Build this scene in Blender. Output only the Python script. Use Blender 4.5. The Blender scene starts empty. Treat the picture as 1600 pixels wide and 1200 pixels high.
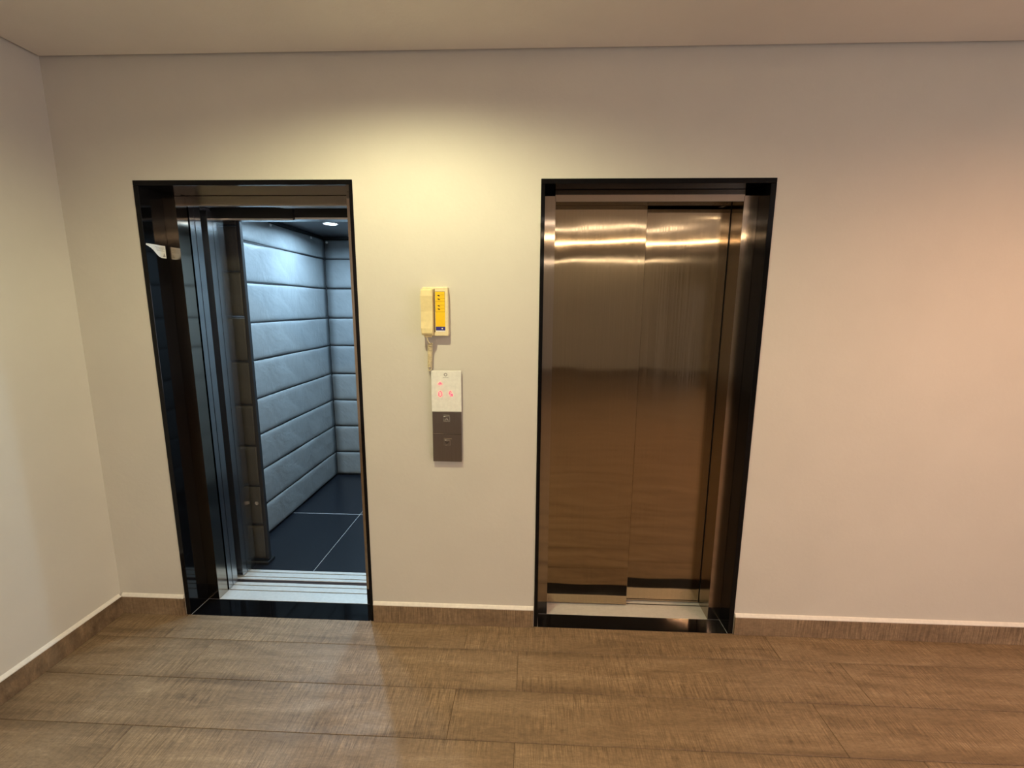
import bpy, bmesh, math, random
from mathutils import Matrix, Vector
random.seed(7)
sc = bpy.context.scene
COL = sc.collection

# ------------------------------------------------------------------ camera, world, lights, exposure
cam_d = bpy.data.cameras.new('camera'); cam = bpy.data.objects.new('camera', cam_d); COL.objects.link(cam)
cam_d.sensor_width = 36.0; cam_d.lens = 712.85 / 1600 * 36.0; cam_d.clip_start = 0.02
rt = Vector((0.99908471, 0.04220867, 0.00694063)); up = Vector((-0.01399465, 0.1692064, 0.98548128)); fw = Vector((-0.04042146, 0.98467641, -0.16964222))
M = Matrix(((rt.x, up.x, -fw.x), (rt.y, up.y, -fw.y), (rt.z, up.z, -fw.z))).to_4x4()
M.translation = Vector((0.00494, -2.136, 1.64963)); cam.matrix_world = M
sc.camera = cam

w = bpy.data.worlds.new('world'); sc.world = w; w.use_nodes = True
w.node_tree.nodes['Background'].inputs[0].default_value = (0.92, 0.87, 0.94, 1); w.node_tree.nodes['Background'].inputs[1].default_value = 3.0
vs = sc.view_settings
vs.view_transform = 'Standard'; vs.look = 'None'; vs.gamma = 1.0; vs.use_curve_mapping = False; vs.exposure = 0.17

CEIL = 2.712
# x, y, watts, colour, spot degrees, blend
DOWNLIGHTS = [
    (-0.52, -0.95, 104, (1.0, 0.915, 0.54), 164, 0.5, 'round downlight over the wall phone'),
    (2.25, -1.35, 138, (1.0, 0.53, 0.28), 166, 0.8, 'round downlight over the right stretch of wall'),
    (-0.95, -3.1, 60, (1.0, 0.90, 0.74), 160, 0.6, 'round downlight behind the viewer on the left'),
    (2.2, -3.3, 75, (1.0, 0.62, 0.42), 160, 0.6, 'round downlight behind the viewer on the right'),
]
# linear ceiling lamps of the lobby behind the viewer: x0, x1, y, strength, colour
LINEAR = [(-.9, 2.0, -3.75, 6.5, (1.0, .84, .70), 'slim warm linear lamp, nearest of the three'), (-1.4, 3.2, -4.95, 34.0, (1.0, .74, .48), 'long bright amber linear lamp'), (-.6, 3.4, -9.0, 14.0, (1.0, .84, .66), 'linear lamp at the far end of the lobby')]
w.node_tree.nodes['Background'].inputs[1].default_value = DAY = 3.4                                       # sky fill through an unseen opening added in the right wall
CAR_LAMPS = [(-1.52, 1.40, 17), (-0.92, 1.40, 6), (-1.52, 0.80, 6), (-0.92, 0.80, 11)]
CAR_Z = 2.25
CAR_COL = (0.50, 0.77, 1.0)

def spot(x, y, z, watts, col, deg, blend):
    l = bpy.data.lights.new('downlight_beam', 'SPOT'); l.energy = watts; l.color = col
    l.spot_size = math.radians(deg); l.spot_blend = blend; l.shadow_soft_size = 0.035
    o = bpy.data.objects.new('downlight_beam', l); COL.objects.link(o); o.location = (x, y, z); return o
for x, y, wt, c, dg, bl, lb in DOWNLIGHTS: spot(x, y, CEIL - 0.012, wt, c, dg, bl)
pl_ = bpy.data.lights.new('daylight_portal', 'AREA'); pl_.shape = 'RECTANGLE'; pl_.size = 3.6; pl_.size_y = 2.0; pl_.cycles.is_portal = True
po = bpy.data.objects.new('daylight_portal', pl_); COL.objects.link(po); po.location = (4.48, -4.0, 1.0); po.rotation_euler = (math.pi / 2, 0, math.pi / 2)
for x, y, wt in CAR_LAMPS:
    l = bpy.data.lights.new('car_lamp', 'AREA'); l.shape = 'DISK'; l.size = 0.09; l.spread = math.radians(165); l.energy = wt; l.color = CAR_COL
    o = bpy.data.objects.new('car_lamp', l); COL.objects.link(o); o.location = (x, y, CAR_Z - 0.012)

# ------------------------------------------------------------------ materials
class NT:
    def __init__(s, name):
        s.m = bpy.data.materials.new(name); s.m.use_nodes = True; s.t = s.m.node_tree; s.n = s.t.nodes
        s.b = s.n['Principled BSDF']
    def node(s, typ, **kw):
        nd = s.n.new(typ)
        for k, v in kw.items():
            if k.startswith('_'): nd.inputs[k[1:].replace('_', ' ')].default_value = v
            else: setattr(nd, k, v)
        return nd
    def link(s, a, b): s.t.links.new(a, b)
    def set(s, **kw):
        for k, v in kw.items(): s.b.inputs[k.replace('_', ' ')].default_value = v
        return s
    def ramp(s, fac, stops):
        r = s.node('ShaderNodeValToRGB'); e = r.color_ramp.elements
        e[0].position, e[0].color = stops[0][0], (*stops[0][1], 1); e[1].position, e[1].color = stops[-1][0], (*stops[-1][1], 1)
        for p, c in stops[1:-1]:
            x = e.new(p); x.color = (*c, 1)
        s.link(fac, r.inputs[0]); return r.outputs[0]
    def coords(s, scale=(1, 1, 1), space='Object', offset_random=False):
        tc = s.node('ShaderNodeTexCoord'); mp = s.node('ShaderNodeMapping'); mp.inputs['Scale'].default_value = scale
        v = tc.outputs[space]
        if offset_random:
            oi = s.node('ShaderNodeObjectInfo'); mu = s.node('ShaderNodeMath', operation='MULTIPLY'); mu.inputs[1].default_value = 37.0
            s.link(oi.outputs['Random'], mu.inputs[0]); ad = s.node('ShaderNodeVectorMath', operation='ADD')
            s.link(v, ad.inputs[0]); s.link(mu.outputs[0], ad.inputs[1]); v = ad.outputs[0]
        s.link(v, mp.inputs[0]); return mp.outputs[0]
    def noise(s, vec, scale=5, detail=4, rough=.5, dist=0):
        nz = s.node('ShaderNodeTexNoise'); nz.inputs['Scale'].default_value = scale; nz.inputs['Detail'].default_value = detail
        nz.inputs['Roughness'].default_value = rough; nz.inputs['Distortion'].default_value = dist
        s.link(vec, nz.inputs['Vector']); return nz.outputs['Fac']
    def bump(s, h, strength=.1, dist=.01, normal=None):
        b = s.node('ShaderNodeBump'); b.inputs['Strength'].default_value = strength; b.inputs['Distance'].default_value = dist
        s.link(h, b.inputs['Height'])
        if normal: s.link(normal, b.inputs['Normal'])
        s.link(b.outputs[0], s.b.inputs['Normal']); return b.outputs[0]
    def mix(s, fac, a, b, mode='MIX'):
        m = s.node('ShaderNodeMix', data_type='RGBA', blend_type=mode)
        for sock, v in ((m.inputs[0], fac), (m.inputs[6], a), (m.inputs[7], b)):
            if isinstance(v, (int, float)): sock.default_value = v
            elif isinstance(v, tuple): sock.default_value = (*v, 1)
            else: s.link(v, sock)
        return m.outputs[2]

def plain(name, col, rough=.5, metal=0., **kw):
    t = NT(name); t.set(Base_Color=(*col, 1), Roughness=rough, Metallic=metal, **kw)
    v = t.coords(); n = t.noise(v, 60, 3); t.link(t.ramp(n, [(.3, tuple(c * .94 for c in col)), (.7, tuple(min(1, c * 1.04) for c in col))]), t.b.inputs['Base Color'])
    return t.m

def paint(name, col):
    t = NT(name); t.set(Roughness=.55); t.b.inputs['Specular IOR Level'].default_value = .3
    v = t.coords(); n = t.noise(v, 2.2, 5, .6)
    t.link(t.ramp(n, [(.3, tuple(c * .96 for c in col)), (.7, tuple(min(1, c * 1.02) for c in col))]), t.b.inputs['Base Color'])
    n2 = t.noise(v, 38, 6, .65); t.bump(n2, .16, .006); return t.m

def wood_tile(name):
    t = NT(name); t.set(Roughness=.5)
    v = t.coords(offset_random=True)
    def mp(scale):
        m = t.node('ShaderNodeMapping'); m.inputs['Scale'].default_value = scale; t.link(v, m.inputs[0]); return m.outputs[0]
    grain = t.noise(mp((2.2, 16, 5)), 1.0, 6, .62, .6)
    base = t.ramp(grain, [(.28, (.150, .100, .058)), (.45, (.215, .147, .088)), (.58, (.250, .175, .107)), (.75, (.315, .230, .148))])
    saw = t.noise(mp((190, 13, 9)), 1.0, 4, .7)
    patch = t.noise(mp((3.2, 7, 3)), 1.0, 3, .5)
    pm = t.ramp(patch, [(.36, (.25, .25, .25)), (.58, (1, 1, 1))])
    sl = t.ramp(saw, [(.34, (.58, .55, .51)), (.50, (1, 1, 1)), (.66, (1.42, 1.40, 1.36))])
    sawmix = t.mix(pm, (1, 1, 1), sl)
    c = t.mix(1.0, base, sawmix, 'MULTIPLY')
    fine = t.noise(mp((45, 130, 60)), 1.0, 5, .8)
    c = t.mix(1.0, c, t.ramp(fine, [(.3, (.74, .73, .72)), (.7, (1.25, 1.25, 1.22))]), 'MULTIPLY')
    # long-edge smoke of the tile print, where the tile's own width coordinate nears its edges
    tc = t.node('ShaderNodeTexCoord'); sx = t.node('ShaderNodeSeparateXYZ'); t.link(tc.outputs['Object'], sx.inputs[0])
    ab = t.node('ShaderNodeMath', operation='ABSOLUTE'); t.link(sx.outputs['Y'], ab.inputs[0])
    wob = t.noise(mp((2.5, 1, 1)), 1.0, 3, .5)
    wm = t.node('ShaderNodeMath', operation='MULTIPLY_ADD'); t.link(wob, wm.inputs[0]); wm.inputs[1].default_value = .07; t.link(ab.outputs[0], wm.inputs[2])
    em = t.ramp(wm.outputs[0], [(.115, (1, 1, 1)), (.158, (.78, .76, .74))])
    c = t.mix(1.0, c, em, 'MULTIPLY')
    t.link(c, t.b.inputs['Base Color'])
    rr = t.ramp(grain, [(.3, (.55,) * 3), (.7, (.40,) * 3)]); t.link(rr, t.b.inputs['Roughness'])
    t.bump(saw, .22, .003); return t.m

def granite(name):
    t = NT(name); t.set(Roughness=.07); t.b.inputs['Specular IOR Level'].default_value = .20; v = t.coords()
    n = t.noise(v, 420, 2, .6)
    t.link(t.ramp(n, [(.52, (.0022, .0022, .0026)), (.66, (.006, .006, .007)), (.78, (.035, .035, .04))]), t.b.inputs['Base Color']); return t.m

def brushed(name, col, rough=.27, aniso=.95, warp=.0):
    t = NT(name); t.set(Base_Color=(*col, 1), Roughness=rough, Metallic=1.0, Anisotropic=aniso)
    tg = t.node('ShaderNodeTangent', direction_type='RADIAL', axis='Z'); t.link(tg.outputs[0], t.b.inputs['Tangent'])
    v = t.coords((900, 900, 2.5)); n = t.noise(v, 1.0, 3, .6)
    t.link(t.ramp(n, [(.3, tuple(c * .9 for c in col)), (.7, tuple(min(1, c * 1.06) for c in col))]), t.b.inputs['Base Color'])
    if warp:
        vr = t.coords((260, 260, 1.2)); nr = t.noise(vr, 1.0, 2, .5); t.link(t.ramp(nr, [(.35, (.075,) * 3), (.62, (.115,) * 3)]), t.b.inputs['Roughness'])
        v2 = t.coords((2.2, 2.2, 2.8)); n2 = t.noise(v2, 1.0, 1, .4); t.bump(n2, warp, .02)
    return t.m

def vinyl(name, col, rough=.42):
    t = NT(name); t.set(Roughness=rough); v = t.coords()
    n = t.noise(v, 5, 5, .6); t.link(t.ramp(n, [(.3, tuple(c * .9 for c in col)), (.7, tuple(c * 1.06 for c in col))]), t.b.inputs['Base Color'])
    v2 = t.coords((5, 5, 5)); n2 = t.noise(v2, 1.0, 4, .55, .5); t.bump(n2, .38, .03); return t.m

def emit(name, col, strength):
    t = NT(name); t.set(Base_Color=(*col, 1), Roughness=.4); t.b.inputs['Emission Color'].default_value = (*col, 1); t.b.inputs['Emission Strength'].default_value = strength; return t.m

M_WALL = paint('wall_paint', (.630, .602, .535))
M_CEIL = paint('ceiling_paint', (.80, .755, .69))
M_DARK = plain('shaft_concrete', (.03, .03, .032), .9)
M_GROUT = plain('tile_grout', (.12, .083, .052), .9)
M_BEAD = plain('white_caulk', (.78, .75, .68), .6)
M_WOOD = wood_tile('wood_look_tile')
M_GRAN = granite('black_granite')
M_STEEL = brushed('brushed_steel', (.42, .355, .285), .12, 1.0)
M_DOOR = brushed('brushed_door_steel', (.395, .315, .208), .12, 1.0, .2)
M_CARST = brushed('brushed_car_steel', (.52, .52, .52), .22, .9)
M_ALU = plain('milled_aluminium', (.66, .655, .63), .45, .35)
M_BLACK = plain('black_plastic', (.006, .006, .007), .5)
M_PAD = vinyl('grey_vinyl', (.225, .238, .246), .45)
M_PADB = vinyl('shaded_vinyl', (.042, .037, .029), .55)  # pad vinyl darkened for the shade beyond the car lamps
M_PIPE = plain('dark_piping', (.012, .012, .014), .6)
M_SNAP = plain('chrome_snap', (.8, .8, .8), .15, 1.0)
M_CARFL = plain('navy_granite_tile', (.010, .012, .017), .28)
M_CARCEIL = plain('grey_metal_ceiling', (.22, .22, .23), .35, .6)
M_CGROUT = plain('pale_grout', (.45, .45, .46), .8)
M_CREAM = plain('cream_plastic', (.76, .64, .34), .38)
M_CREAM2 = plain('pale_cream_plastic', (.80, .70, .43), .38)
M_YEL = plain('yellow_label', (.90, .56, .012), .45)
M_INK = plain('dark_ink', (.10, .055, .01), .6)
M_NAVY = plain('navy_print', (.035, .03, .22), .45)
M_WHITE = plain('white_print', (.82, .82, .80), .4)
M_ACR = plain('white_acrylic', (.82, .83, .77), .25)
M_PLATE = brushed('dark_steel_plate', (.30, .28, .265), .35, .6)
M_LED = emit('red_led', (1.0, .010, .04), 4.0)
M_LENS = emit('car_lamp_lens', (.80, .92, 1.0), 14.0)
M_LENSW = emit('warm_lamp_lens', (1.0, .80, .58), 22.0)
M_TRIM = plain('white_lamp_trim', (.75, .75, .74), .4)
M_GREYMARK = plain('grey_print', (.34, .33, .31), .5)

# ------------------------------------------------------------------ helpers
def wloc(o):
    v = Vector((0, 0, 0))
    while o is not None: v = v + o.location; o = o.parent
    return v
def obj(name, bm, mat, parent=None, smooth=False, kind=None):
    """link bm (world coordinates) as ONE mesh object whose origin is the middle of its bounds"""
    bmesh.ops.recalc_face_normals(bm, faces=bm.faces)
    lo = Vector([min(v.co[i] for v in bm.verts) for i in range(3)]); hi = Vector([max(v.co[i] for v in bm.verts) for i in range(3)])
    c = (lo + hi) / 2; bmesh.ops.translate(bm, verts=bm.verts, vec=-c)
    me = bpy.data.meshes.new(name); bm.to_mesh(me); bm.free(); me.materials.append(mat)
    if smooth:
        for p in me.polygons: p.use_smooth = True
    o = bpy.data.objects.new(name, me); COL.objects.link(o); o.location = c - wloc(parent)
    if parent: o.parent = parent
    if kind: o['kind'] = kind
    return o
def tag(o, label, cat, group=None, kind=None):
    o['label'] = label; o['category'] = cat
    if group: o['group'] = group
    if kind: o['kind'] = kind
    return o
def thing(name, label, cat, loc, group=None, kind=None):
    o = bpy.data.objects.new(name, None); COL.objects.link(o); o.location = loc; o.empty_display_size = .1
    return tag(o, label, cat, group, kind)
def add_box(bm, x0, x1, y0, y1, z0, z1, bev=0, seg=1):
    r = bmesh.ops.create_cube(bm, size=1); vs_ = r['verts']
    for v in vs_: v.co = Vector(((x0 + x1) / 2 + v.co.x * (x1 - x0), (y0 + y1) / 2 + v.co.y * (y1 - y0), (z0 + z1) / 2 + v.co.z * (z1 - z0)))
    if bev:
        es = list({e for v in vs_ for e in v.link_edges}); bmesh.ops.bevel(bm, geom=es, offset=bev, segments=seg, affect='EDGES', profile=.5)
    return bm
def box(*a, **k): return add_box(bmesh.new(), *a, **k)
def bxz(x0, x1, z0, z1, y0, y1, **k): return box(x0, x1, y0, y1, z0, z1, **k)
def add_prism(bm, pts, axis, a, b):
    """pts: 2-D outline in the other two axes (in x,y,z order), extruded from a to b along axis"""
    def mk(p, t):
        q = list(p); q.insert(axis, t); return bm.verts.new(q)
    lo = [mk(p, a) for p in pts]; hi = [mk(p, b) for p in pts]; n = len(pts)
    bm.faces.new(lo); bm.faces.new(hi[::-1])
    for i in range(n): bm.faces.new((lo[i], hi[i], hi[(i + 1) % n], lo[(i + 1) % n]))
    return bm
def add_cyl(bm, c, r, d, axis, n=20, r2=None):
    mat = {0: Matrix.Rotation(math.pi / 2, 4, 'Y'), 1: Matrix.Rotation(math.pi / 2, 4, 'X'), 2: Matrix.Identity(4)}[axis]
    bmesh.ops.create_cone(bm, cap_ends=True, segments=n, radius1=r, radius2=r if r2 is None else r2, depth=d, matrix=Matrix.Translation(c) @ mat); return bm
def add_tube(bm, pts, r, n=8):
    rings = []
    for i, p in enumerate(pts):
        p = Vector(p); t = (Vector(pts[min(i + 1, len(pts) - 1)]) - Vector(pts[max(i - 1, 0)])).normalized()
        a = t.cross(Vector((0, 1, 0))) if abs(t.y) < .9 else t.cross(Vector((1, 0, 0))); a.normalize(); b = t.cross(a)
        rings.append([bm.verts.new(p + r * (math.cos(2 * math.pi * k / n) * a + math.sin(2 * math.pi * k / n) * b)) for k in range(n)])
    for A, B in zip(rings, rings[1:]):
        for k in range(n): bm.faces.new((A[k], A[(k + 1) % n], B[(k + 1) % n], B[k]))
    bm.faces.new(rings[0][::-1]); bm.faces.new(rings[-1]); return bm

# ------------------------------------------------------------------ setting
XL, XR, YB, WT = -2.18, 4.4, -9.6, 0.15
LX = (-1.823, -0.806); RX = (0.040, 1.056); FH = 2.2      # the two openings
ZT = 2.95
bm = bmesh.new()
add_box(bm, XL - .15, LX[0], 0, WT, -.2, ZT); add_box(bm, LX[0], LX[1], 0, WT, FH, ZT); add_box(bm, LX[1], RX[0], 0, WT, -.2, ZT)
add_box(bm, RX[0], RX[1], 0, WT, FH, ZT); add_box(bm, RX[1], XR + .15, 0, WT, -.2, ZT)
tag(obj('wall_front', bm, M_WALL, kind='structure'), 'beige painted wall holding both elevator doorways', 'wall')
tag(obj('wall_left', box(XL - .15, XL, YB, 0, -.2, ZT), M_WALL, kind='structure'), 'pale plain side wall at the left edge', 'wall')
bm = bmesh.new()
add_box(bm, XR, XR + .15, YB, -5.8, -.2, ZT); add_box(bm, XR, XR + .15, -5.8, -2.2, 2.0, ZT); add_box(bm, XR, XR + .15, -5.8, -2.2, -.2, 0); add_box(bm, XR, XR + .15, -2.2, 0, -.2, ZT)  # the opening is added out of view to let fill light in
tag(obj('wall_right', bm, M_WALL, kind='structure'), 'plain side wall with a wide opening added for fill light, out of frame at the right', 'wall')
tag(obj('wall_rear', box(XL - .15, XR + .15, YB - .15, YB, -.2, ZT), M_WALL, kind='structure'), 'plain wall behind the viewer', 'wall')
bm = bmesh.new(); add_box(bm, XL + .014, XR - .014, YB + .014, -.014, CEIL, CEIL + .02); add_box(bm, XL, XR, YB, 0, 2.86, ZT)
tag(obj('ceiling', bm, M_CEIL, kind='structure'), 'flat beige plaster ceiling with a thin shadow gap along the walls', 'ceiling')

# floor: grout bed, wood-look tiles laid on it
floor = obj('floor', box(XL, XR, YB, 0, -.12, -.004), M_GROUT, kind='structure')
tag(floor, 'brown wood-look plank tile floor of the lobby', 'floor')
ROW, LEN, GAP = .236, 1.512, .0016
rows = []; y = 0.0; first = .175; k = 0
while y > -5.2:
    h = first if k == 0 else ROW
    rows.append((y - h, y, k)); y -= h; k += 1
mesh_cache = {}
def plank(x0, x1, y0, y1, name='plank', mat=M_WOOD):
    key = (round(x1 - x0, 4), round(y1 - y0, 4))
    if key not in mesh_cache:
        o = obj(name, box(x0, x1, y0, y1, -.0038, 0, bev=.0012), mat, floor); mesh_cache[key] = o.data
    else:
        o = bpy.data.objects.new(name, mesh_cache[key]); COL.objects.link(o); o.parent = floor
        o.location = Vector(((x0 + x1) / 2, (y0 + y1) / 2, -.0019)) - wloc(floor)
    o.location.z += random.uniform(-.00025, 0)
    return o
for y0, y1, k in rows:
    j = (-.300 if k % 2 == 0 else -.037) - 2 * LEN
    while j < XR:
        a, b = max(j, XL), min(j + LEN, XR)
        if b - a > .03: plank(a + GAP / 2, b - GAP / 2, y0 + GAP / 2, y1 - GAP / 2)
        j += LEN
# the far rest of the floor behind the viewer: too far away for single tiles
obj('plank_field', box(XL, XR, YB, rows[-1][0] - .002, -.0038, 0), M_WOOD, floor, kind='stuff')

def skirting(name, x0, x1, y0, y1, label):
    r = obj(name, box(x0, x1, y0, y1, 0.0, .098, bev=.001), M_WOOD, kind='structure'); tag(r, label, 'baseboard')
    return r
def bead_x(x0, x1, par):   # caulk along the wall x
    obj('caulk_bead', add_prism(bmesh.new(), [(0, .0985), (-.0125, .0985), (-.0125, .103), (-.006, .112), (0, .116)], 0, x0, x1), M_BEAD, par)
T = .0125
for x0, x1, lb in ((XL + T, LX[0] - .004, 'short brown baseboard left of the open elevator'), (LX[1] + .004, RX[0] - .004, 'brown baseboard between the two elevators'), (RX[1] + .004, XR, 'long brown baseboard right of the closed elevator')):
    j = x0; b0 = skirting('baseboard_front', x0, x1, -T, 0, lb); bead_x(x0, x1, b0)
b0 = skirting('baseboard_left', XL, XL + T, YB, 0, 'brown baseboard along the left side wall')
obj('caulk_bead', add_prism(bmesh.new(), [(XL, .0985), (XL + .0125, .0985), (XL + .0125, .103), (XL + .006, .112), (XL, .116)], 1, YB, -.0126), M_BEAD, b0)

# dark shaft behind the wall
bm = bmesh.new()
add_box(bm, -2.4, 1.5, 2.5, 2.6, -1.2, 3.2); add_box(bm, -2.5, -2.4, WT, 2.6, -1.2, 3.2); add_box(bm, 1.5, 1.6, WT, 2.6, -1.2, 3.2)
add_box(bm, -2.4, 1.5, WT, 2.5, 3.1, 3.2); add_box(bm, -2.4, 1.5, WT, 2.5, -1.2, -1.1); add_box(bm, -.2, -.1, WT, 2.5, -1.1, 3.1)
add_box(bm, -2.4, 1.5, WT + .001, WT + .01, -1.1, -.2)
tag(obj('wall_shaft', bm, M_DARK, kind='structure'), 'dark concrete elevator shaft behind the wall', 'wall')

# ------------------------------------------------------------------ landing entrances
def entrance(name, X, jy, jl, jr, label, header_y, gl, gr):
    """X outer edges of the granite; jy front of the steel frame; jl, jr inner edges of the steel jambs"""
    cx = (X[0] + X[1]) / 2
    r = thing(name, label, 'elevator door', (cx, 0, 0), kind=None)
    g = .022; P = -.004; D = .26
    obj('granite_jamb', box(X[0], X[0] + gl, P, D, 0, FH - g, bev=.0012), M_GRAN, r)
    obj('granite_jamb', box(X[1] - gr, X[1], P, D, 0, FH - g, bev=.0012), M_GRAN, r)
    obj('granite_lintel', box(X[0], X[1], P, D, FH - g + .0005, FH, bev=.0012), M_GRAN, r)
    obj('granite_sill', box(X[0] + gl + .002, X[1] - gr - .002, P, jy - .001, -.03, .001, bev=.001), M_GRAN, r)
    for sx in (X[0] + gl + .0005, X[1] - gr - .002): obj('sill_joint', box(sx, sx + .0015, P, jy, -.01, .0016), M_GREYMARK, r)
    # steel jambs: front leaf and return
    t = .0018
    for s, e in ((X[0] + gl + .001, jl), (jr, X[1] - gr - .001)):
        left = e == jl; ret = .085 if left or jy > .12 else .128
        pts = [(s, jy), (e, jy), (e, jy + ret), (e - t, jy + ret), (e - t, jy + t), (s, jy + t)] if left else [(e, jy), (s, jy), (s, jy + ret), (s + t, jy + ret), (s + t, jy + t), (e, jy + t)]
        zt = 2.150 if header_y < .15 else FH - g - .001
        obj('steel_jamb', add_prism(bmesh.new(), pts, 2, .0012, zt), M_STEEL, r)
    return r

# closed elevator at the right
ent_r = entrance('elevator_door', RX, .100, .110, .968, 'closed brushed steel elevator door in a black granite surround', .10, .018, .024)
hd = obj('header', add_prism(bmesh.new(), [(.100, 2.1765), (.100, 2.1255), (.187, 2.1255), (.187, 2.128), (.103, 2.128), (.103, 2.1765)], 0, .1085, .9695), M_STEEL, ent_r)
obj('door_panel', box(.104, .556, .190, .226, .008, 2.17, bev=.0015), M_DOOR, ent_r)
obj('door_panel', box(.500, .9655, .2325, .268, .008, 2.17, bev=.0015), M_DOOR, ent_r)
obj('gap_strip', box(.9672, .9725, .2305, .262, .008, 2.15), M_BLACK, ent_r)  # black strip put in for the darkness of the door gap
sp = obj('sill_plate', box(.0665, 1.029, .1005, .30, -.025, .0012, bev=.0006), M_ALU, ent_r)
for gy in (.112, .124, .136, .148, .160, .172): obj('sill_rib', box(.112, .966, gy, gy + .0035, .0009, .0019), M_ALU, sp)
for gy in (.205, .247): obj('sill_groove', box(.0665, 1.029, gy, gy + .008, -.01, .00135), M_BLACK, sp)

# open elevator at the left
ent_l = entrance('elevator_door', LX, .131, -1.736, -.887, 'open elevator doorway with steel panels slid left in a black granite surround', .20, .024, .016)
J = -1.736
obj('header', box(J + .001, -.8895, .200, .2035, 2.1335, 2.1765), M_STEEL, ent_l)
obj('header_soffit', add_prism(bmesh.new(), [(J + .001, .2037), (-.8895, .2037), (-.8895, .262), (-1.262, .262), (-1.292, .228), (J + .001, .228)], 2, 2.1300, 2.1330), M_CARST, ent_l)
obj('door_panel', box(J - .42, J, .2035, .2490, .008, 2.15), M_CARST, ent_l)
obj('door_panel', box(J - .42, J, .2545, .2955, .008, 2.15), M_CARST, ent_l)
# sill: three aluminium strips between two dark grooves
sl = obj('sill_plate', box(LX[0] + .03, LX[1] - .03, .1315, .296, -.030, -.004), M_BLACK, ent_l)
for a, b in ((.1320, .2150), (.2225, .2620), (.2690, .2955)): obj('sill_strip', box(LX[0] + .03, -.8, a, b, -.0039, .0012, bev=.0006), M_ALU, sl)

# warning sticker on the granite
sx = LX[0] + .024
wave = [(.002, 1.925), (.000, 1.918), (.010, 1.914), (.026, 1.908), (.042, 1.896), (.056, 1.882), (.070, 1.871), (.085, 1.866), (.1135, 1.866), (.1135, 1.925)]
st = obj('warning_sticker', add_prism(bmesh.new(), wave, 0, sx + .0002, sx + .0012), M_WHITE, ent_l); st['label'] = 'small white sticker with a curved lower edge'
bm = bmesh.new()
for i, (a, b) in enumerate(((.052, .106), (.058, .108), (.056, .098), (.062, .106))):
    z = 1.9135 - i * .0052; q = a
    while q < b:
        e = min(q + random.uniform(.004, .011), b); add_box(bm, sx + .0012, sx + .0015, q, e, z, z + .0022); q = e + .0025
add_prism(bm, [(.094, 1.872), (.108, 1.872), (.108, 1.876), (.103, 1.888), (.099, 1.888), (.099, 1.880), (.094, 1.876)], 0, sx + .0012, sx + .0015)
obj('print', bm, M_GREYMARK, st)

# ------------------------------------------------------------------ elevator car
CX0, CX1, CY0, CY1 = -1.905, -.52, .43, 2.085
car = thing('elevator_car', 'lit elevator car with dark tiled floor and grey padded walls', 'elevator', ((CX0 + CX1) / 2, 1.2, 0))
obj('side_wall', box(CX0 - .02, CX0, CY0, CY1, 0, CAR_Z + .05), M_CARST, car)
obj('side_wall', box(CX1, CX1 + .02, CY0, CY1, 0, CAR_Z + .05), M_CARST, car)
obj('back_wall', box(CX0 - .02, CX1 + .02, CY1, CY1 + .02, 0, CAR_Z + .05), M_CARST, car)
obj('car_ceiling', box(CX0, CX1, .37, CY1, CAR_Z, CAR_Z + .04), M_CARCEIL, car)
obj('pad_shadow_strip', box(CX0 + .001, CX0 + .03, .5, CY1 - .001, CAR_Z - .03, CAR_Z - .0005, bev=.004), M_BLACK, car)  # black strips put where shade falls above the pads
obj('pad_shadow_strip', box(CX0 + .03, CX1 - .001, CY1 - .03, CY1 - .001, CAR_Z - .03, CAR_Z - .0005, bev=.004), M_BLACK, car)
fl = obj('car_floor', box(CX0 - .02, CX1 + .02, .4265, CY1 + .02, -.06, -.002), M_CGROUT, car)
xs = [CX0, -1.338, CX1]; ys = [.4285, 1.219, CY1]
for i in range(2):
    for k in range(2):
        obj('floor_tile', box(xs[i] + (.0022 if i else 0), xs[i + 1] - (.0022 if not i else 0), ys[k] + (.005 if k else 0), ys[k + 1] - (.005 if not k else 0), -.0019, 0.0004, bev=.0006), M_CARFL, fl)
# car sill
cs = obj('car_sill', box(-1.85, -.60, .327, .426, -.030, -.004), M_BLACK, car)
for a, b in ((.3270, .3490), (.3560, .3960), (.4030, .4262)): obj('sill_strip', box(-1.85, -.60, a, b, -.0039, .0012, bev=.0006), M_ALU, cs)
# car doors parked left and the return columns
obj('door_panel', box(J - .42, J, .346, .3865, .008, 2.14), M_CARST, car)
obj('door_panel', box(J - .42, J, .3905, .4275, .008, 2.14), M_CARST, car)
obj('return_column', box(CX0, J - .001, .4305, .4800, .001, CAR_Z), M_CARST, car)
obj('return_column', box(-.885, CX1, .4305, .4800, .001, CAR_Z), M_CARST, car)
obj('car_header', add_prism(bmesh.new(), [(J, .379), (-1.283, .379), (-1.260, .357), (-.88, .357), (-.88, .43), (J, .43)], 2, 2.103, 2.2495), M_BLACK, car)
obj('header_strip', add_prism(bmesh.new(), [(J, .379), (-1.283, .379), (-1.260, .357), (-.88, .357), (-.88, .43), (J, .43)], 2, 2.0935, 2.1028), M_CARST, car)
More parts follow.
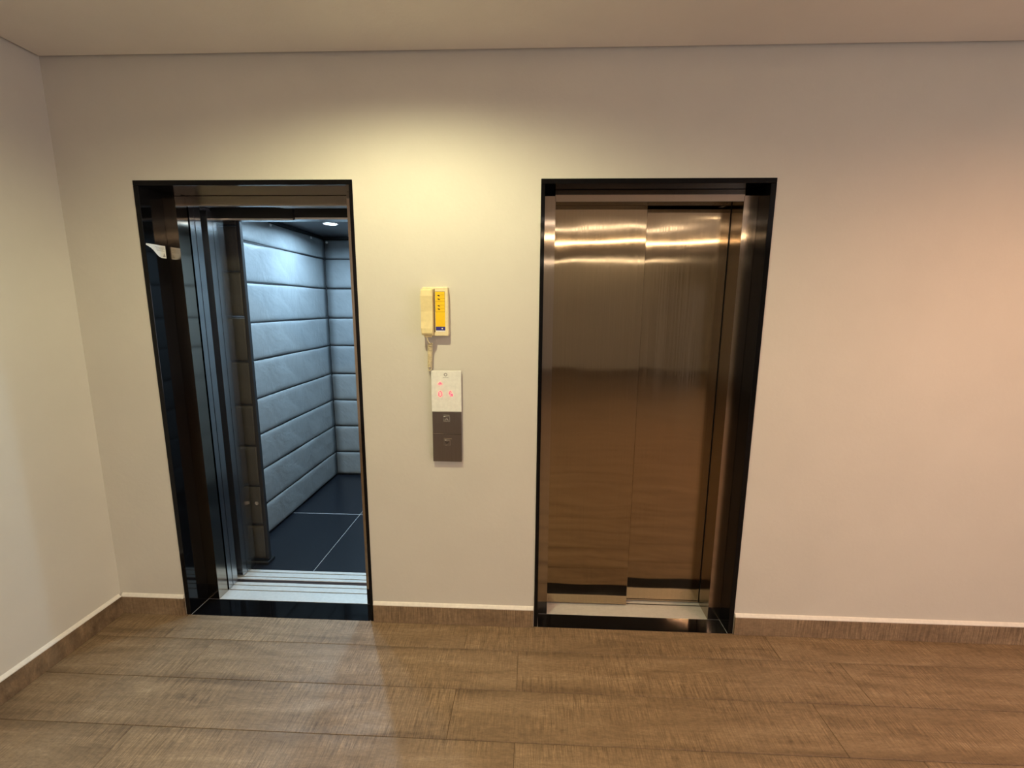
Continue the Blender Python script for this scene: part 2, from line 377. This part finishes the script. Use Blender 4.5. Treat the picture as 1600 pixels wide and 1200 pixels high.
# dark track cover above the doors
obj('track_cover', box(CX0, -.62, .266, .356, 2.152, 2.2495), M_BLACK, car)
obj('car_kickplate', box(CX0 + .001, -1.655, .4810, .560, .0006, .020, bev=.003), M_BLACK, car)
for i, (x, y, wt) in enumerate(CAR_LAMPS):
    bm = bmesh.new()
    bmesh.ops.create_circle(bm, segments=32, radius=.058); inner = bmesh.ops.create_circle(bm, segments=32, radius=.047)
    bmesh.ops.bridge_loops(bm, edges=bm.edges[:]); ext = bmesh.ops.extrude_face_region(bm, geom=bm.faces[:])
    bmesh.ops.translate(bm, verts=[v for v in ext['geom'] if isinstance(v, bmesh.types.BMVert)], vec=(0, 0, -.004))
    bmesh.ops.translate(bm, verts=bm.verts, vec=(x, y, CAR_Z - .0002))
    lt = obj('recessed_light', bm, M_TRIM, car); obj('lens', add_cyl(bmesh.new(), (x, y, CAR_Z - .003), .046, .005, 2, 28), M_LENS, lt)

# ------------------------------------------------------------------ quilted protective pads
def channel(a0, a1, z0, z1, depth, bulge, frame, n=11, na=18, wob=.0015, seed=0):
    """a padded band from a0 to a1 along the wall, z0..z1 high; frame(a, out, z) -> world"""
    rnd = random.Random(seed); bm = bmesh.new(); ph = [rnd.uniform(0, 6.28) for _ in range(4)]
    front = []; back = []
    for i in range(na + 1):
        a = a0 + (a1 - a0) * i / na; col = []
        for k in range(n + 1):
            s = .5 - .5 * math.cos(math.pi * k / n); z = z0 + (z1 - z0) * s
            edge = (1 - (2 * s - 1) ** 18)
            o = depth - bulge + bulge * edge + wob * edge * (math.sin(a * 9 + ph[0]) + math.sin(a * 17 + z * 13 + ph[1]))
            zz = z + (.0014 * math.sin(a * 7 + ph[2]) if k in (0, n) else 0)
            col.append(bm.verts.new(frame(a, o, zz)))
        front.append(col); back.append((bm.verts.new(frame(a, 0, z0)), bm.verts.new(frame(a, 0, z1))))
    for i in range(na):
        for k in range(n): bm.faces.new((front[i][k], front[i + 1][k], front[i + 1][k + 1], front[i][k + 1]))
        bm.faces.new((front[i][0], back[i][0], back[i + 1][0], front[i + 1][0])); bm.faces.new((front[i][n], front[i + 1][n], back[i + 1][1], back[i][1]))
        bm.faces.new((back[i][0], back[i][1], back[i + 1][1], back[i + 1][0]))
    for i in (0, na): bm.faces.new([back[i][0]] + front[i] + [back[i][1]])
    return bm
SEAMS = [.012, .238, .497, .751, 1.004, 1.268, 1.523, 1.789, 2.050, 2.222]
def pad(name, label, a0, a1, frame, loc, seams, mat, depth, bulge, snaps, snap_z, sd):
    p = thing(name, label, 'wall pad', loc, 'quilted pads hung in the elevator car')
    for i, (z0, z1) in enumerate(zip(seams, seams[1:])):
        obj('quilted_band', channel(a0, a1, z0 + .0055, z1 - .0055, depth, bulge, frame, seed=sd * 31 + i), mat, p, smooth=True)
    for z in seams[1:-1]:
        A = Vector(frame(a0 + .001, .001, z - .004)); B = Vector(frame(a1 - .001, depth - bulge - .001, z + .004))
        lo = [min(A[i], B[i]) for i in range(3)]; hi = [max(A[i], B[i]) for i in range(3)]
        obj('seam_tape', box(lo[0], hi[0], lo[1], hi[1], lo[2], hi[2]), M_PIPE, p)
    for a in snaps:
        c = Vector(frame(a, depth + .002, snap_z)); c2 = Vector(frame(a, depth - .004, snap_z)); ax = 0 if abs(c.x - c2.x) > .001 else 1
        s = obj('snap_button', add_cyl(bmesh.new(), c, .011, .008, ax, 16, .009), M_WHITE, p)  # white colour stands in for the sparkle of the chrome snaps
    return p
fl_left = lambda a, o, z: (CX0 + .002 + o, a, z)
fl_back = lambda a, o, z: (a, CY1 - .002 - o, z)
fl_front = lambda a, o, z: (a, .526 - o, z)
p1 = pad('quilted_pad', 'grey quilted pad covering the left wall of the elevator car', .60, 2.040, fl_left, (CX0, 1.3, 0), SEAMS, M_PAD, .036, .0065, (1.19, 1.80), 2.203, 1)
obj('corner_piping', add_tube(bmesh.new(), [(CX0 + .036, 2.043, z) for z in (.012, .6, 1.2, 1.8, 2.222)], .0045), M_PIPE, p1)
p2 = pad('quilted_pad', 'grey quilted pad on the back wall of the elevator car', CX0 + .042, CX1 - .042, fl_back, ((CX0 + CX1) / 2, CY1, 0), [.012] + SEAMS[1:], M_PAD, .042, .009, (-1.84, -1.2, -.7), 2.195, 2)
FS = [.024, .260, .519, .782, 1.041, 1.306, 1.570, 1.830, 2.090, 2.190]
p4 = pad('quilted_pad', 'grey quilted pad on the right wall of the elevator car, seen mirrored in the steel', .60, 2.036, lambda a, o, z: (CX1 - .002 - o, a, z), (CX1, 1.3, 0), SEAMS, M_PAD, .036, .0065, (), 2.2, 4)
p3 = pad('quilted_pad', 'quilted pad edge in shade-darkened vinyl hanging beside the parked car doors', -1.775, -1.682, fl_front, (-1.73, .52, 0), FS, M_PADB, .026, .007, (), 2.15, 3)
obj('edge_strip', box(-1.6815, -1.660, .503, .530, .024, 2.190, bev=.004, seg=2), M_PIPE, p3)  # dark strip along the free edge of the pad
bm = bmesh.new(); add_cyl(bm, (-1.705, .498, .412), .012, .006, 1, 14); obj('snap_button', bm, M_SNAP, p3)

# ------------------------------------------------------------------ wall phone
ph = thing('wall_phone', 'cream wall intercom phone with a yellow label and coiled cord', 'phone', (-.437, 0, 1.62))
def rounded(x0, x1, z0, z1, y0, y1, rad, bev, seg=4):
    pts = []
    for cx_, cz_, a in ((x1 - rad, z1 - rad, 0), (x0 + rad, z1 - rad, 90), (x0 + rad, z0 + rad, 180), (x1 - rad, z0 + rad, 270)):
        for k in range(seg + 1):
            t = math.radians(a + 90 * k / seg); pts.append((cx_ + rad * math.cos(t), cz_ + rad * math.sin(t)))
    bm = add_prism(bmesh.new(), pts, 1, y0, y1); bm.normal_update()
    if bev:
        es = [e for e in bm.edges if all(abs(v.co.y - y0) < 1e-6 for v in e.verts)]; bmesh.ops.bevel(bm, geom=es, offset=bev, segments=3, affect='EDGES', profile=.5)
    return bm
obj('base', rounded(-.494, -.377, 1.508, 1.730, -.036, 0, .006, .004), M_CREAM2, ph)
obj('cradle_shadow', bxz(-.4405, -.4365, 1.525, 1.722, -.0366, -.0355), M_INK, ph)  # dark strip painted for the shadow gap beside the handset
# handset: side profile (y, z) with thicker ear and mouth ends
prof = [(-.0375, 1.7215), (-.056, 1.7215), (-.064, 1.714), (-.066, 1.69), (-.063, 1.655), (-.060, 1.62), (-.062, 1.575), (-.066, 1.545), (-.066, 1.522), (-.060, 1.5125), (-.0375, 1.5125)]
bm = add_prism(bmesh.new(), prof, 0, -.4965, -.4425); bmesh.ops.bevel(bm, geom=[e for e in bm.edges if abs(e.verts[0].co.x - e.verts[1].co.x) < 1e-6], offset=.0065, segments=3, affect='EDGES', profile=.5)
hs = obj('handset', bm, M_CREAM, ph); hs['label'] = 'darker cream handset lying in the cradle'
obj('cord_socket', bxz(-.486, -.452, 1.503, 1.513, -.055, -.04, bev=.002), M_CREAM, hs)
Y = -.0361
lb = obj('yellow_label', bxz(-.4345, -.3905, 1.528, 1.710, Y - .0006, Y, bev=0), M_YEL, ph); lb['label'] = 'yellow printed label with a navy foot'
obj('navy_bar', bxz(-.4345, -.3905, 1.5335, 1.551, Y - .0010, Y - .0006), M_NAVY, lb)
obj('white_strip', bxz(-.4345, -.3905, 1.528, 1.5335, Y - .0010, Y - .0006), M_WHITE, lb)
obj('white_dot', add_cyl(bmesh.new(), (-.4045, Y - .0012, 1.5425), .0032, .0006, 1, 12), M_WHITE, lb)
bm = bmesh.new()
for z in (1.7095, 1.6655, 1.6185): add_box(bm, -.4345, -.3905, Y - .0009, Y - .0006, z - .0005, z + .0005)
for x in (-.4343, -.3909): add_box(bm, x - .0004, x + .0004, Y - .0009, Y - .0006, 1.6185, 1.710)
for z in (1.692, 1.676, 1.646, 1.631):
    add_box(bm, -.424, -.4155, Y - .0009, Y - .0006, z - .0012, z + .0026); add_box(bm, -.421, -.4125, Y - .0009, Y - .0006, z - .0034, z + .0004)
    q = -.411
    while q < -.395:
        e = q + random.uniform(.002, .004); add_box(bm, q, e, Y - .0009, Y - .0006, z + .002, z + .0032); q = e + .0012
obj('print', bm, M_INK, lb)
# coiled cord
pts = []
for (x, y_, z) in ((-.474, -.050, 1.505), (-.472, -.049, 1.492), (-.467, -.046, 1.478), (-.459, -.040, 1.470), (-.452, -.034, 1.470), (-.455, -.028, 1.4735), (-.464, -.024, 1.473)): pts.append((x, y_, z))
N = 16; z0, z1 = 1.468, 1.362
for i in range(N * 10 + 1):
    t = i / (N * 10); a = 2 * math.pi * N * t
    pts.append((-.466 - .004 * t + .0098 * math.cos(a), -.020 + .0098 * math.sin(a), z0 + (z1 - z0) * t))
pts += [(-.463, -.022, 1.352), (-.470, -.024, 1.344), (-.478, -.016, 1.347), (-.480, -.006, 1.356), (-.479, .0, 1.362)]
bmc = bmesh.new(); add_tube(bmc, pts, .0024, 6)
obj('coiled_cord', bmc, M_CREAM2, ph, smooth=True)

# ------------------------------------------------------------------ call panel
cp = thing('call_panel', 'tall elevator call panel with red floor display between the doors', 'call panel', (-.395, 0, 1.12))
obj('back_box', bxz(-.462, -.325, .899, 1.342, -.014, 0, bev=.001), M_BLACK, cp)
ds = obj('display_cover', bxz(-.4655, -.3225, 1.1465, 1.3445, -.021, -.0142, bev=.0015, seg=2), M_ACR, cp); ds['label'] = 'white display cover with glowing red symbols'
pl = obj('button_plate', bxz(-.4640, -.3235, .8965, 1.1455, -.0205, -.0142, bev=.0012), M_PLATE, cp); pl['label'] = 'dark brushed steel button plate'
Y = -.0211
bm = bmesh.new(); n = 24; ring = []
for k in range(n):
    t = 2 * math.pi * k / n; ring.append([bm.verts.new((-.396 + rr * math.cos(t), Y - dy, 1.3255 + rr * math.sin(t))) for rr, dy in ((.0085, 0), (.0085, .0006), (.0042, .0006), (.0042, 0))])
for k in range(n):
    for q in range(4): bm.faces.new((ring[k][q], ring[(k + 1) % n][q], ring[(k + 1) % n][(q + 1) % 4], ring[k][(q + 1) % 4]))
q = -.409
while q < -.384: add_box(bm, q, q + .0032, Y - .0005, Y, 1.3105, 1.3135); q += .0045
obj('emblem', bm, M_GREYMARK, ds)
def leds(rows_, x, z, pitch):
    bm = bmesh.new()
    for r_, row in enumerate(rows_):
        for c_, ch in enumerate(row):
            if ch == '#': add_cyl(bm, (x + c_ * pitch, Y - .0012, z - r_ * pitch), .0022, .0024, 1, 8, .0014)
    return bm
obj('led_arrow', leds(['..#..', '.###.', '#.#.#', '..#..'], -.4315, 1.2885, .0042), M_LED, ds)
obj('led_digit', leds(['.##.', '#..#', '#..#', '#..#', '#..#', '.##.'], -.4300, 1.2440, .0046), M_LED, ds)
obj('led_digit', leds(['.#..', '#.#.', '#...', '####', '..##', '.###'], -.3790, 1.2460, .0044), M_LED, ds)
Y = -.0206
def outline(bm, x0, x1, z0, z1, t):
    for a in ((x0, x1, z1 - t, z1), (x0, x1, z0, z0 + t), (x0, x0 + t, z0, z1), (x1 - t, x1, z0, z1)): add_box(bm, a[0], a[1], Y - .0007, Y, a[2], a[3])
bt = obj('call_button', bxz(-.411, -.3785, 1.0975, 1.1240, Y - .0016, Y, bev=.0012), M_PLATE, pl)
Y -= .0016; bm = bmesh.new(); outline(bm, -.410, -.3795, 1.0985, 1.1230, .0012)
add_prism(bm, [(-.4045, 1.104), (-.3950, 1.116), (-.3855, 1.104), (-.3890, 1.104), (-.3950, 1.1115), (-.4010, 1.104)], 1, Y - .0007, Y)
obj('arrow_print', bm, M_GREYMARK, bt); Y += .0016
bm = bmesh.new(); q = -.411
while q < -.381: add_box(bm, q, q + .004, Y - .0005, Y, 1.1275, 1.1305); q += .0055
obj('print', bm, M_GREYMARK, pl)
obj('plate_seam', bxz(-.4635, -.324, 1.0335, 1.0350, Y - .0003, Y + .0004), M_BLACK, pl)
obj('bright_strip', bxz(-.4635, -.412, 1.0352, 1.0366, Y - .0009, Y + .0002), M_SNAP, pl)  # chrome strip imitating the bright reflection along the seam
bt2 = obj('call_button', bxz(-.411, -.3785, .979, 1.0055, Y - .0010, Y, bev=.0009), M_PLATE, pl)
obj('bright_strip', bxz(-.410, -.372, 1.0125, 1.0140, Y - .0008, Y + .0002), M_SNAP, pl)  # short bright line across the plate
bm = bmesh.new(); Y -= .0010; add_prism(bm, [(-.4045, .998), (-.3950, .986), (-.3855, .998), (-.3890, .998), (-.3950, .9905), (-.4010, .998)], 1, Y - .0004, Y); obj('arrow_print', bm, M_BLACK, bt2)

# ------------------------------------------------------------------ lobby downlights (overhead, seen in the steel)
for i, (x, y, wt, c, dg, bl, lb) in enumerate(DOWNLIGHTS):
    bm = bmesh.new()
    bmesh.ops.create_circle(bm, segments=28, radius=.06); bmesh.ops.create_circle(bm, segments=28, radius=.046)
    bmesh.ops.bridge_loops(bm, edges=bm.edges[:]); ext = bmesh.ops.extrude_face_region(bm, geom=bm.faces[:])
    bmesh.ops.translate(bm, verts=[v for v in ext['geom'] if isinstance(v, bmesh.types.BMVert)], vec=(0, 0, -.004))
    bmesh.ops.translate(bm, verts=bm.verts, vec=(x, y, CEIL - .0002))
    r = thing('downlight', lb, 'ceiling light', (x, y, CEIL), 'lobby ceiling downlights')
    obj('trim_ring', bm, M_TRIM, r); obj('lens', add_cyl(bmesh.new(), (x, y, CEIL - .002), .045, .004, 2, 24), M_LENSW, r)

for x0, x1, y, st_, c, lb in LINEAR:
    r = thing('linear_lamp', lb, 'ceiling light', ((x0 + x1) / 2, y, CEIL), 'lobby linear lamps')
    obj('housing', box(x0, x1, y - .03, y + .03, CEIL - .018, CEIL - .0005, bev=.002), M_TRIM, r)
    obj('diffuser', box(x0 + .01, x1 - .01, y - .014, y + .014, CEIL - .036, CEIL - .0182, bev=.004), emit('linear_diffuser', c, st_), r)
